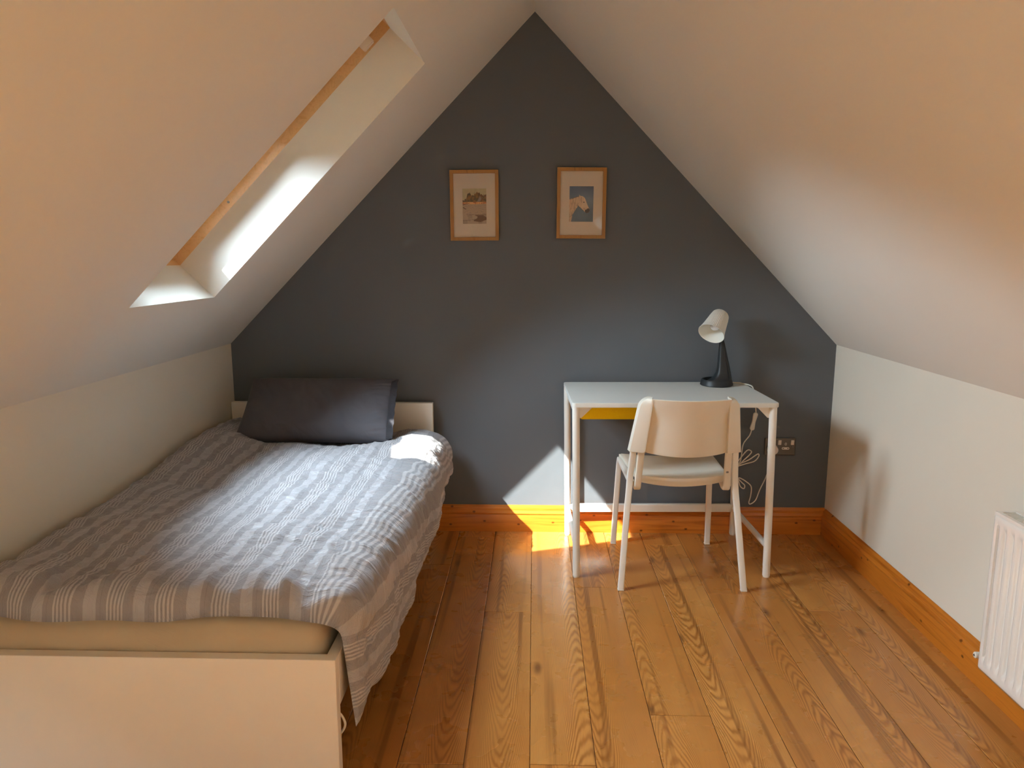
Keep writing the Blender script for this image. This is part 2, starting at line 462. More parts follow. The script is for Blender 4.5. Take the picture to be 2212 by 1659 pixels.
o = obj('wall_right', B((XR, YB, -.1), (XR+.12, YG, ZR+.02)), m_wall); tag(o, 'low cream knee wall behind the radiator', kind='structure')

# floor planks: one mesh, each board its own island with its own grain coordinates
def build_floor():
    PW = .1782; X0 = -.004
    joints = {-3:[2.72,.9,3.09], -2:[1.784,3.45-.02], -1:[2.657,.84], 0:[1.79,-.1], 1:[2.88,1.1], 2:[2.018,.2], 3:[.7,2.45+.9], 4:[2.835,1.0], 5:[1.2,-.6], 6:[2.70,.9], 7:[1.5,-.3]}
    bm = bmesh.new(); lay = bm.loops.layers.float_vector.new('plank'); g = .0007
    rnd = random.Random(12)
    k0 = math.floor((XL-X0)/PW); k1 = math.ceil((XR-X0)/PW)
    for k in range(k0, k1):
        xa = max(X0+k*PW, XL); xb = min(X0+(k+1)*PW, XR)
        js = joints.get(k, [rnd.uniform(.3, 1.4), rnd.uniform(2.1, 3.2)])
        ys = sorted([YB] + [j for j in js if YB < j < YG-.02] + [-1.0 + rnd.uniform(-.3,.3)] + [YG])
        for a, b in zip(ys[:-1], ys[1:]):
            if b-a < .01: continue
            rv = rnd.random(); yo = rnd.uniform(-3, 3); b_ = .0012
            P = lambda x, y, z: bm.verts.new((x, y, z))
            o_ = [P(xa+g,a+g,-b_), P(xb-g,a+g,-b_), P(xb-g,b-g,-b_), P(xa+g,b-g,-b_)]
            i_ = [P(xa+g+b_,a+g+b_,0), P(xb-g-b_,a+g+b_,0), P(xb-g-b_,b-g-b_,0), P(xa+g+b_,b-g-b_,0)]
            fs = [bm.faces.new(i_)] + [bm.faces.new((o_[q], o_[(q+1)%4], i_[(q+1)%4], i_[q])) for q in range(4)]
            xm = X0+(k+.5)*PW
            for f in fs:
                for lp in f.loops:
                    lp[lay] = (lp.vert.co.x-xm, lp.vert.co.y+yo, rv)
    q = bm.faces.new([bm.verts.new(p) for p in ((XL,YB,-.0022),(XR,YB,-.0022),(XR,YG,-.0022),(XL,YG,-.0022))]); q.material_index = 1
    r = bmesh.ops.create_cube(bm, size=1)
    for v_ in r['verts']: v_.co = Vector(((XL+XR)/2 + v_.co.x*(XR-XL+.2), (YB+YG)/2 + v_.co.y*(YG-YB+.2), -.055+v_.co.z*.1))
    for f in {f for v_ in r['verts'] for f in v_.link_faces}: f.material_index = 1
    o = obj('floor', bm, [m_floor, m_gap]); tag(o, 'honey coloured wood plank floor', kind='structure')
build_floor()

# skirting boards (ogee profile), height .133
SKP = [(0,0),(.018,0),(.018,.082),(.0165,.087),(.0195,.091),(.0195,.096),(.015,.101),(.012,.108),(.0125,.117),(.0105,.124),(.006,.130),(.002,.133),(0,.133)]
def skirting(name, f, t0, t1, m, label):
    bm = extrude_poly(SKP, f, t0, t1); o = obj(name, bm, m, smooth=25); tag(o, label, kind='structure')
skirting('baseboard_gable', lambda a, b, t: Vector((t, YG-a, b)), XL+.0, XR-.0005, m_skirt_x, 'varnished pine skirting board along the charcoal wall')
skirting('baseboard_right', lambda a, b, t: Vector((XR-a, t, b)), YB, YG-.019, m_skirt_y, 'varnished pine skirting board along the right wall')

# ------------------------------------------------------------------ roof windows
def ring(bm, F, s0, s1, y0, y1, w_, n0, n1, inward=True):
    """rectangular frame of four mitre-less boxes in slope coordinates"""
    d = w_ if inward else -w_
    def bx(a, b, c, e):
        P = [bm.verts.new(F(*q)) for q in ((a,c,n0),(b,c,n0),(b,e,n0),(a,e,n0),(a,c,n1),(b,c,n1),(b,e,n1),(a,e,n1))]
        for f in ((0,3,2,1),(4,5,6,7),(0,1,5,4),(1,2,6,5),(2,3,7,6),(3,0,4,7)): bm.faces.new([P[i] for i in f])
    if inward:
        bx(s0, s1, y0, y0+w_); bx(s0, s1, y1-w_, y1); bx(s0, s0+w_, y0+w_, y1-w_); bx(s1-w_, s1, y0+w_, y1-w_)
    else:
        bx(s0-w_, s1+w_, y0-w_, y0); bx(s0-w_, s1+w_, y1, y1+w_); bx(s0-w_, s0, y0, y1); bx(s1, s1+w_, y0, y1)
    bmesh.ops.recalc_face_normals(bm, faces=bm.faces[:])
def fbox(F, s0, s1, y0, y1, n0, n1, bevel=0):
    bm = bmesh.new(); P = [bm.verts.new(F(*q)) for q in ((s0,y0,n0),(s1,y0,n0),(s1,y1,n0),(s0,y1,n0),(s0,y0,n1),(s1,y0,n1),(s1,y1,n1),(s0,y1,n1))]
    for f in ((0,3,2,1),(4,5,6,7),(0,1,5,4),(1,2,6,5),(2,3,7,6),(3,0,4,7)): bm.faces.new([P[i] for i in f])
    if bevel: bmesh.ops.bevel(bm, geom=bm.edges[:], offset=bevel, segments=2, affect='EDGES')
    bmesh.ops.recalc_face_normals(bm, faces=bm.faces[:]); return bm
def blind_mat():
    t = NT('pale roller blind fabric'); t.t.nodes.remove(t.b); c = t.coord()
    d = t.n('ShaderNodeBsdfDiffuse'); tr = t.n('ShaderNodeBsdfTranslucent'); mx = t.n('ShaderNodeMixShader'); mx.inputs[0].default_value = .16
    col = t.mix(t.noise(c, 300, 2), (.60, .57, .50, 1), (.68, .65, .57, 1)); t.l(col, d.inputs['Color']); t.l(col, tr.inputs['Color'])
    t.l(d.outputs[0], mx.inputs[1]); t.l(tr.outputs[0], mx.inputs[2]); t.l(mx.outputs[0], t.out.inputs['Surface']); return t.m
m_blind = blind_mat()
def portal(name, ctr, xdir, normal_in, sx, sy):
    d = bpy.data.lights.new(name, 'AREA'); d.shape = 'RECTANGLE'; d.size = sx; d.size_y = sy; d.cycles.is_portal = True
    o = bpy.data.objects.new(name, d); link(o)
    z = -normal_in.normalized(); x = xdir.normalized(); y = z.cross(x)
    o.matrix_world = Matrix.Translation(ctr) @ Matrix(((x.x,y.x,z.x),(x.y,y.y,z.y),(x.z,y.z,z.z))).to_4x4()
def roof_window(name, y0, y1, label, sb=.958):
    t = thing(name, label, None, SL(S0, (y0+y1)/2, TH), kind='structure')
    bm = bmesh.new(); ring(bm, SL, S0, S1, y0, y1, .07, TH, .25, inward=False); obj('window_frame', bm, m_winwood, t)
    bm = bmesh.new(); g0, g1, h0, h1 = .484, 1.43, y0+.102, y1-.089; e_ = .004
    for q in ((S0-e_, g0, y0-e_, y1+e_), (g1, S1+e_, y0-e_, y1+e_), (g0, g1, y0-e_, h0), (g0, g1, h1, y1+e_)):
        b4 = fbox(SL, q[0], q[1], q[2], q[3], .222, .246); tmp = bpy.data.meshes.new('tmp'); b4.to_mesh(tmp); b4.free(); bm.from_mesh(tmp); bpy.data.meshes.remove(tmp)
    obj('sash', bm, m_winwood, t)
    obj('pane', fbox(SL, g0-.01, g1+.01, h0-.01, h1+.01, .238, .240), m_glass, t)
    b = obj('roller_blind', fbox(SL, sb, g1+.08, h0-.07, h1+.07,   .2145, .2165), m_blind, t); b['label'] = 'pale roller blind drawn over the upper half'
    obj('blind_bar', fbox(SL, sb-.010, sb+.002, h0-.07, h1+.07, .211, .2195, .002), m_white, b)
    bm = fbox(SL, 1.405, 1.455, y1-.022, y1-.001, .176, .205, .003); obj('blind_bracket', bm, m_socket, t)
    if sb < 1: obj('screw', cyl(SL(.67, y1+.001, .190), SL(.67, y1-.003, .190), .0045, 14), m_cork, t)
    portal(name+'_skylight', SL((g0+sb)/2, (h0+h1)/2, .25), Vector((0,1,0)), -nL, h1-h0, sb-g0)
    return t
roof_window('window_1', *SKY[0], 'pine framed roof window in a deep white reveal above the bed')
roof_window('window_2', *SKY[1], 'pine framed roof window beside the viewer', .958)  # its blind is added out of view to limit the sun patch
t = thing('window_3', 'added pine framed roof window in the right slope, unseen source of sky fill', None, SR(RS0, sum(RY_)/2, TH), kind='structure')  # added opening out of view, lets in cool sky fill
bm = bmesh.new(); ring(bm, SR, RS0, RS1, RY_[0], RY_[1], .07, TH, .25, inward=False); ring(bm, SR, RS0, RS1, RY_[0], RY_[1], .05, .222, .246); obj('window_frame', bm, m_winwood, t)
obj('pane', fbox(SR, RS0+.045, RS1-.045, RY_[0]+.045, RY_[1]-.045, .238, .240), m_glass, t)
portal('window_3_skylight', SR((RS0+RS1)/2, sum(RY_)/2, .25), Vector((0,1,0)), -nR, RY_[1]-RY_[0]-.1, RS1-RS0-.1)
# unseen pendant lamp added behind the viewer for warm fill light
t = thing('fill_lamp', 'added white dome pendant lamp behind the viewer, unseen source of warm fill', 'lamp', (0, -1.2, 1.9))
obj('cord', cyl((0,-1.2,2.02), (0,-1.2,2.417), .004, 10), m_cable, t)
obj('lamp_shade', lathe([(.03,.12),(.08,.10),(.14,.05),(.17,0),(.168,0),(.138,.048),(.078,.097),(.03,.115)], Matrix.Translation((0,-1.2,1.9)), 40, closed=True), m_white, t, smooth=40)
pl = bpy.data.lights.new('fill_bulb', 'POINT'); pl.energy = FILL_W; pl.color = (1.0, .82, .52); pl.shadow_soft_size = .05
po = bpy.data.objects.new('fill_bulb', pl); link(po); po.location = (0, -1.2, 1.93)

# ------------------------------------------------------------------ bed
BX0, BX1 = -1.452, -.480
BY0, BY1 = 1.655, 3.488
t = thing('bed_frame', 'white panel single bed frame with low footboard and higher headboard under the slope', 'bed', ((BX0+BX1)/2, (BY0+BY1)/2, 0))
obj('headboard', B((BX0, BY1-.03, 0), (BX1, BY1, .656), .0015), m_bedwhite, t)
obj('footboard', B((BX0, BY0, 0), (BX1, BY0+.03, .372), .0015), m_bedwhite, t)
for x0 in (BX1-.028, BX0):
    obj('side_rail', B((x0, BY0+.0305, .235), (x0+.028, BY1-.0305, .371), .0012), m_bedwhite, t)
bm = bmesh.new()
for k in range(14): box(bm, (BX0+.03, BY0+.1+k*.12, .270), (BX1-.03, BY0+.17+k*.12, .284))
box(bm, (BX0+.029, BY0+.06, .245), (BX0+.055, BY1-.06, .2695)); box(bm, (BX1-.055, BY0+.06, .245), (BX1-.029, BY1-.06, .2695))
obj('slatted_base', bm, m_oak, t)

def mattress():
    x0, x1, y0, y1, z0, z1 = BX0+.033, BX1-.036, BY0+.036, BY1-.036, .285, .452
    nu, nv = 120, 200
    # closed superellipse shell: sides from loops of a rounded box
    bm = bmesh.new(); box(bm, (x0,y0,z0), (x1,y1,z1), .045, 5)
    bmesh.ops.subdivide_edges(bm, edges=[e for e in bm.edges if e.calc_length() > .2], cuts=40, use_grid_fill=True)
    bmesh.ops.triangulate(bm, faces=[f for f in bm.faces if len(f.verts) > 4])
    for v in bm.verts:
        c = v.co
        puff = .006*math.sin((c.x-x0)/(x1-x0)*math.pi)
        if c.y < y0+.05:
            # creases of the fitted sheet on the foot end
            f = max(0, (z1-.03-c.z)/(z1-z0))
            c.y -= .004*f*noise.noise(Vector((c.x*9, 1.3, c.z*4)))*2 + .004*math.sin((c.z-z0)/(z1-z0)*math.pi)
            for xc, sl in ((-.93, .25), (-.80, .6), (-1.12, .2)):
                d = (c.x - xc) - sl*(z1-c.z)*-1.0
                c.y -= .006*f*math.exp(-(d/.012)**2)
        c.z += puff*(1 if c.z > z1-.02 else 0)
    return bm
o = obj('mattress', mattress(), m_sheet, smooth=60)
tag(o, 'single mattress in a beige fitted sheet lying in the white bed frame', 'mattress')

# ------------------------------------------------------------------ duvet
def vnoise(X, Y, Z=0.0, oct_=3, H=1.0, ridged=False):
    out = np.zeros(len(X)); 
    for i in range(len(X)):
        a = 0; amp = 1; f = 1
        for k in range(oct_):
            n_ = noise.noise(Vector((X[i]*f, Y[i]*f, Z+k*7.1)))
            a += amp*((1-abs(n_)*2) if ridged else n_); amp *= .5*H; f *= 2.03
        out[i] = a
    return out
def build_duvet():
    top = .462
    # cross section: arc length -> (x, z) of the sheet the duvet lies on
    nu, nv = 230, 290
    ys_k = [3.44, 3.2, 2.9, 2.6, 2.35, 2.1, 1.85, 1.66]
    hz_k = [.345, .325, .27, .215, .185, .175, .185, .160]
    uu = np.linspace(0, 1, nu); vv = np.linspace(0, 1, nv)
    xr = -.530; rr = .055
    V = np.zeros((nu, nv, 3)); N = np.zeros((nu, nv, 3)); S = np.zeros((nu, nv)); EU = np.zeros((nu, nv)); Larr = np.zeros((nu, nv))
    for j, v in enumerate(vv):
        y_ref = 3.44 + (1.66-3.44)*v
        hz = np.interp(-y_ref, [-q for q in ys_k], hz_k)
        hz += .012*math.sin(y_ref*19) + .008*math.sin(y_ref*43+1)
        xl = -1.432
        L1 = xr - xl; L2 = rr*math.pi/2; xs = xr + rr          # -.475
        zc = top - rr; L3 = zc - hz
        L = L1+L2+L3
        # uneven sampling, denser over the shoulder
        s = uu*L
        # foot edge wave
        yf = 1.672 + .010*np.sin(s*9.0+.5) + .013*np.sin(s*17.+1.2) + .03*np.exp(-((s-.62)/.09)**2) - .012*np.exp(-((s-.30)/.16)**2)
        yf = np.where(s > L1, yf + (1.705-yf)*ss(L1, L1+.10, s), yf)
        yh = 3.432 + .012*np.sin(s*7)
        y = yh + (yf-yh)*v
        x = np.where(s < L1, xl+s, np.where(s < L1+L2, xr+rr*np.sin(np.clip((s-L1)/rr, 0, math.pi/2)), xs + (s-L1-L2)*(.02+.09*float(ss(2.2, 1.7, y_ref)))))
        z = np.where(s < L1, top, np.where(s < L1+L2, zc+rr*np.cos(np.clip((s-L1)/rr, 0, math.pi/2)), zc-(s-L1-L2)))
        a = np.clip((s-L1)/rr, 0, math.pi/2)
        V[:, j, 0] = x; V[:, j, 1] = y; V[:, j, 2] = z
        N[:, j, 0] = np.sin(a); N[:, j, 2] = np.cos(a); S[:, j] = s; Larr[:, j] = L
    Y = V[:, :, 1]; yrow_h = Y[:, :1]; yrow_f = Y[:, -1:]
    ef = Y - yrow_f; eh = yrow_h - Y; er = Larr - S; el = S
    def rnd_(e, r): t_ = np.clip(e/r, 0, 1); return np.sqrt(np.clip(1-(1-t_)**2, 0, 1))
    prof = rnd_(ef, .055)*rnd_(eh, .05)*rnd_(er, .06)*(.80+.20*rnd_(el, .06))
    T = .072 + .010*ss(2.2, 3.2, Y)
    s_, y_ = S.ravel(), Y.ravel()
    n1 = vnoise(s_*3.2, y_*2.2, 3.3, 2).reshape(S.shape)
    n2 = vnoise(s_*4.5+1.5*n1.ravel(), y_*12, 9.1, 3, ridged=True).reshape(S.shape)     # cross creases
    n3 = vnoise(s_*16, y_*13+3*n1.ravel(), 5.7, 3, ridged=True).reshape(S.shape)
    side = ss(.90, 1.02, S)
    # gathers on the hanging side run down and forward
    q = (y_ + .35*(s_-.9))
    g1 = vnoise(q*15, s_*3.0, 1.9, 2, ridged=True).reshape(S.shape)
    g2 = vnoise((y_*.7+s_*.9)*13, (s_-y_)*3.0, 6.9, 2, ridged=True).reshape(S.shape)
    foot = np.exp(-(ef/.16)**2)
    fold = vnoise(s_*8.5, y_*3.0, 12.2, 2, ridged=True).reshape(S.shape)
    hemf = .25+.75*ss(.0, .16, er)
    T = T + .055*np.exp(-(S/.17)**2)*ss(2.3, 3.1, Y)
    T = T*(1 - .72*side*np.exp(-(ef/.20)**2))
    h = T*prof*(1 + .38*n1) + prof*(.0075*(n2-.6)*(1-.4*side) + .0060*(n3-.6) + side*hemf*(.007*(g1-.5)+.008*(g2-.5)) + foot*(1-side)*.026*(fold-.45))
    # puffed corner by the headboard and bulge over the shoulder
    h += prof*.030*np.exp(-((S-1.06)/.10)**2)*ss(1.9, 2.6, Y)*.6
    h += prof*.020*np.exp(-((S-1.10)/.09)**2)*np.exp(-((Y-3.36)/.13)**2)
    # hollow where the pillow presses
    pil = np.exp(-((S-.47)/.36)**4)*np.exp(-((Y-3.25)/.15)**4); h -= prof*.040*pil
    Tp_ = V + N*h[:, :, None]
    # tip of the hanging corner leans inward and down at the foot
    tip = np.exp(-(ef/.14)**2)*ss(1.05, 1.25, S)
    Tp_[:, :, 1] += -.0*tip
    Bt = V + N*np.minimum(.004, h*.25)[:, :, None]
    ids = lambda i, j, off: off + i*nv + j
    verts = np.concatenate([Tp_.reshape(-1, 3), Bt.reshape(-1, 3)])
    off = nu*nv; faces = []
    for i in range(nu-1):
        for j in range(nv-1):
            faces.append((ids(i,j,0), ids(i,j+1,0), ids(i+1,j+1,0), ids(i+1,j,0)))
    st = 4
    for i in range(nu-1):
        for j in range(nv-1):
            faces.append((ids(i,j,off), ids(i+1,j,off), ids(i+1,j+1,off), ids(i,j+1,off)))
    for i in range(nu-1):
        faces.append((ids(i,0,0), ids(i+1,0,0), ids(i+1,0,off), ids(i,0,off)))
        faces.append((ids(i,nv-1,0), ids(i,nv-1,off), ids(i+1,nv-1,off), ids(i+1,nv-1,0)))
    for j in range(nv-1):
        faces.append((ids(0,j,0), ids(0,j,off), ids(0,j+1,off), ids(0,j+1,0)))
        faces.append((ids(nu-1,j,0), ids(nu-1,j+1,0), ids(nu-1,j+1,off), ids(nu-1,j,off)))
    me = bpy.data.meshes.new('duvet'); me.from_pydata([tuple(p) for p in verts.tolist()], [], faces)
    at = me.attributes.new('cloth', 'FLOAT_VECTOR', 'POINT')
    su = S + .035*(3.4-Y) + .0*n1
    dat = np.zeros((2*nu*nv, 3)); dat[:off, 0] = su.ravel(); dat[:off, 1] = Y.ravel(); dat[off:] = dat[:off]
    at.data.foreach_set('vector', dat.ravel())
    o = obj('duvet', me, m_duvet, smooth=180)
    tag(o, 'grey woven stripe duvet spread over the bed and hanging down its right side', 'duvet')
    return o
duvet = build_duvet()

# ------------------------------------------------------------------ pillow
def build_pillow():
    n = 110; W, H, T = .345, .170, .074
    c = Vector((-.964, 3.248, .664)); ax = Vector((1, 0, 0)); wv = Vector((0, .70, .714)).normalized(); nn = Vector((0, -wv.z, wv.y))
    verts = []; 
    for side in (1, -1):
        for i in range(n+1):
            for j in range(n+1):
                a = -1+2*i/n; b = -1+2*j/n
                a = math.copysign(1-(1-abs(a))**1.25, a); b = math.copysign(1-(1-abs(b))**1.25, b)
                t_ = ((1-abs(a)**3.2)*(1-abs(b)**2.6))**.46
                # edges bow in a little between the corners
                x = a*W*(1-.03*(1-b*b)) ; y = b*H*(1-.05*(1-a*a))
                if a > 0: x -= .006*noise.noise(Vector((b*3, 4, 0)))
                x *= (1.0 - .012*b); x += .004*b
                ww = noise.noise(Vector((a*2.4, b*1.6, 1.0*side)))*.10
                z = side*T*t_*(1+ww)
                if side > 0:
                    r1 = 1-abs(noise.noise(Vector((a*5+b*1.5, b*1.5, 3))))*2
                    z += .006*(r1-.5)*t_ + .010*ss(.55,1,a)*t_*(1-abs(noise.noise(Vector((a*3, b*9-a*4, 7))))*2-.5)
                    z += .006*t_*math.exp(-((a-.25+.25*b)/.03)**2)*(1-b)*.4
                p = c + ax*x + wv*y + nn*z
                verts.append(p)
    me = bpy.data.meshes.new('pillow'); faces = []; m = (n+1)**2
    for s_ in (0, 1):
        for i in range(n):
            for j in range(n):
                q = [s_*m+i*(n+1)+j, s_*m+(i+1)*(n+1)+j, s_*m+(i+1)*(n+1)+j+1, s_*m+i*(n+1)+j+1]
                faces.append(q if s_ == 0 else q[::-1])
    me.from_pydata([tuple(v) for v in verts], [], faces)
    bm = bmesh.new(); bm.from_mesh(me); bmesh.ops.remove_doubles(bm, verts=bm.verts[:], dist=1e-5)
    t = obj('pillow', bm, m_pillow, smooth=180)
    tag(t, 'plump charcoal grey pillow propped against the white headboard', 'pillow')
    # open hem of the pillow case at the right end
    bm = bmesh.new(); rows = []
    for k in range(49):
        b = -1+2*k/48*1.0; b *= .93
        row = []
        for q in range(7):
            f = q/6
            t0 = ((1-.93**3.2)*(1-abs(b)**2.6))**.46*T
            x = W*(1.0-.012*b)*(.925+.085*f) + .004*math.sin(b*23)*f*.35
            z = t0*(1.06 - .22*f) + .004*noise.noise(Vector((b*8, f*2, 2)))
            row.append(bm.verts.new(c + ax*x + wv*(b*H*(1.0)) + nn*z))
        rows.append(row)
    for i in range(48):
        for q in range(6): bm.faces.new((rows[i][q], rows[i+1][q], rows[i+1][q+1], rows[i][q+1]))
    bmesh.ops.solidify(bm, geom=bm.faces[:], thickness=.003)
    obj('case_hem', bm, m_pillow, t, smooth=180)
build_pillow()

# cable loop beside the bed's foot
pts = catmull([(-.54,1.76,.225), (-.515,1.712,.222), (-.498,1.702,.210), (-.482,1.70,.194), (-.474,1.70,.172), (-.480,1.70,.154), (-.493,1.70,.140), (-.52,1.71,.115), (-.545,1.74,.06), (-.56,1.80,.012), (-.60,1.9,.0034), (-.70,2.0,.0034)], 8)
o = obj('cable', tube(pts, .0032, 10), m_cable, smooth=180); tag(o, 'white cable loop poking out behind the footboard corner', 'cable')

# ------------------------------------------------------------------ desk
DC = (.575, 3.2375, 0); DR = math.radians(1.7)
t = thing('desk', 'small white metal desk with a yellow drawer against the charcoal wall', 'desk', DC, DR)
DW, DD, DZ = .4225, .262, .757
def rounded_slab(w_, d_, z0, z1, r, bev=.002):
    bm = extrude_poly(rrect(2*w_, 2*d_, r, 6), lambda a, b, t_: Vector((a, b, t_)), z0, z1)
    es = [e for e in bm.edges if abs(e.verts[0].co.z-e.verts[1].co.z) < 1e-6]
    bmesh.ops.bevel(bm, geom=es, offset=bev, segments=2, affect='EDGES'); return bm
obj('tabletop', rounded_slab(DW, DD, DZ-.019, DZ, .016), m_desktop, t, local=True, smooth=35)
LR = .0155; lx, ly = DW-.018, DD-.018
for sx in (-1, 1):
    for sy in (-1, 1):
        lean = .010
        bm = cyl((sx*lx-.002, sy*ly, DZ-.019), (sx*lx+lean, sy*ly, .006), LR, 24)
        lg = obj('leg', bm, m_metal, t, local=True, smooth=40)
        obj('foot_pad', cyl((sx*lx+lean, sy*ly, 0), (sx*lx+lean, sy*ly, .007), .0135, 20), m_cable, lg, local=True)
for sx in (-1, 1):
    obj('side_stretcher', cyl((sx*lx+.008, -ly, .135), (sx*lx+.008, ly, .135), .0125, 20), m_metal, t, local=True, smooth=40)
    bm = bmesh.new(); box(bm, (sx*lx-.004, -ly+.01, DZ-.062), (sx*lx+.004, ly-.01, DZ-.0195)); obj('top_rail', bm, m_metal, t, local=True)
    # triangular bracket under the top at each front leg
    for sy in (-1, 1):
        f = lambda a, b, q: Vector((sx*(lx-.010-a), sy*(ly-.006)+q, DZ-.0195-b))
        bm = extrude_poly([(0,0),(.058,0),(.052,.006),(.012,.046),(0,.046)], f, -.0015, .0015); obj('corner_bracket', bm, m_metal, t, local=True)
obj('back_stretcher', B((-lx, ly-.012, .118), (lx, ly+.010, .158), .004), m_metal, t, local=True)
# drawer: yellow felt tray in a white metal runner
f = lambda a, b, q: Vector((a, q, b))
d = bmesh.new(); zt = DZ-.030
outl = [(-.388,zt),(-.388,zt-.040),(-.384,zt-.046),(-.376,zt-.049),(.012,zt-.049),(.020,zt-.046),(.024,zt-.040),(.024,zt)]
bm = extrude_poly(outl, f, -.205, .13); 
obj('drawer', bm, m_felt, t, local=True, smooth=50)['label'] = 'yellow felt drawer under the left half of the top'
for xs in (-1, 1):
    x = -.392 if xs < 0 else .028
    bm = extrude_poly([(0,0),(.0,.028),(.022,.046),(.022,.0)] if xs < 0 else [(0,0),(0,.028),(-.022,.046),(-.022,0)], lambda a, b, q: Vector((x+xs*.013-.0*a, q, DZ-.0195-b)) if False else Vector((x+(a-.022 if xs<0 else a+.022)*1.0, q, DZ-.0195-b)), -.19, -.187)
    box(bm, (x-.0015, -.19, DZ-.066), (x+.0015, .13, DZ-.0195))
    obj('drawer_runner', bm, m_metal, t, local=True)

# ------------------------------------------------------------------ chair
CC = (.612, 2.86, 0)
t = thing('chair', 'cream plastic chair with white metal legs pushed up to the desk', 'chair', CC, math.radians(0.6))
# local frame: x right, y towards the desk, z up; rear feet at y 0
flat = rrect(.025, .020, .0045, 3)
def legpath(p): 
    bm = bmesh.new(); sweep(bm, catmull(p, 8), flat, up=Vector((0,1,0))); bmesh.ops.recalc_face_normals(bm, faces=bm.faces[:]); return bm
for sx in (-1, 1):
    pth = [(sx*.250, .0, .004), (sx*.238, .028, .15), (sx*.226, .056, .30), (sx*.217, .073, .40), (sx*.213, .079, .46), (sx*.206, .064, .56), (sx*.200, .040, .66), (sx*.188, .016, .755)]
    lg = obj('leg', legpath(pth), m_metal, t, local=True, smooth=50)
    obj('foot_cap', B((sx*.250-.013, -.011, 0), (sx*.250+.013, .011, .006), .002), m_cable, lg, local=True)
    pth = [(sx*.222, .504, .004), (sx*.218, .49, .15), (sx*.212, .475, .32), (sx*.208, .462, .415), (sx*.207, .44, .430), (sx*.207, .35, .430), (sx*.204, .12, .425), (sx*.203, .095, .424)]
    lg = obj('leg', legpath(pth), m_metal, t, local=True, smooth=50)
    obj('foot_cap', B((sx*.222-.013, .493, 0), (sx*.222+.013, .515, .006), .002), m_cable, lg, local=True)
    # plastic upright carrying the back, curling under the seat's rear edge
    bm = bmesh.new()
    sweep(bm, catmull([(sx*.182,.150,.418),(sx*.182,.112,.406),(sx*.182,.082,.412),(sx*.181,.072,.445),(sx*.178,.064,.50),(sx*.175,.046,.585),(sx*.172,.030,.65)], 8), rrect(.016, .028, .005, 3), up=Vector((1,0,0)))
    bmesh.ops.recalc_face_normals(bm, faces=bm.faces[:])
    u_ = obj('back_support', bm, m_plastic, t, local=True, smooth=50)
    for zz, yy in ((.60,.030),(.487,.055)):
        if sx > 0: obj('screw', cyl((sx*.178, yy-.004, zz), (sx*.170, yy-.006, zz), .0035, 12), m_cork, u_, local=True)

def seat_mesh():
    nu, nv, th = 48, 40, .017; V = []
    for k, off in ((0, 0), (1, -th)):
        for i in range(nu+1):
            for j in range(nv+1):
                a = -1+2*i/nu; b = j/nv
                hw = .192 + (.210-.192)*b
                # rounded front corners
                yb = .108 + .362*b
                bow = -.020*(1-a*a)*(1-b)                 # rear edge bows towards the viewer
                x = a*hw
                z = .461 - .014*(1-a*a)*(1-.3*b) - .010*max(0, (b-.8)/.2)**2 + .004*(1-b)
                edge = min(1, (1-abs(a))/.05, b/.05+.0, (1-b)/.05)
                zz = z - .004*(1-max(0, edge))**2 if k == 0 else z + off
                V.append((x, yb+bow, zz))
    m = (nu+1)*(nv+1); F = []
    q = lambda i, j, k: k*m + i*(nv+1)+j
    for i in range(nu):
        for j in range(nv):
            F.append((q(i,j,0), q(i+1,j,0), q(i+1,j+1,0), q(i,j+1,0))); F.append((q(i,j,1), q(i,j+1,1), q(i+1,j+1,1), q(i+1,j,1)))
    for i in range(nu): F += [(q(i,0,0), q(i,0,1), q(i+1,0,1), q(i+1,0,0)), (q(i,nv,0), q(i+1,nv,0), q(i+1,nv,1), q(i,nv,1))]
    for j in range(nv): F += [(q(0,j,0), q(0,j+1,0), q(0,j+1,1), q(0,j,1)), (q(nu,j,0), q(nu,j,1), q(nu,j+1,1), q(nu,j+1,0))]
    me = bpy.data.meshes.new('seat'); me.from_pydata(V, [], F); return me
obj('seat', seat_mesh(), m_plastic, t, local=True, smooth=40)
# apron under the seat's rear
bm = bmesh.new(); rows = []
for i in range(33):
    a = -1+2*i/32; x = a*.184; yb = .124-.018*(1-a*a); z1 = .4445-.014*(1-a*a); z0 = z1-.019-.004*(1-a*a)
    rows.append([bm.verts.new((x, yb, z1)), bm.verts.new((x, yb, z0)), bm.verts.new((x, yb+.022, z0)), bm.verts.new((x, yb+.022, z1))])
for i in range(32):
    for q in range(4): bm.faces.new((rows[i][q], rows[i][(q+1)%4], rows[i+1][(q+1)%4], rows[i+1][q]))
bm.faces.new(rows[0]); bm.faces.new(rows[-1][::-1]); bmesh.ops.recalc_face_normals(bm, faces=bm.faces[:])
obj('seat_frame', bm, m_plastic, t, local=True, smooth=40)

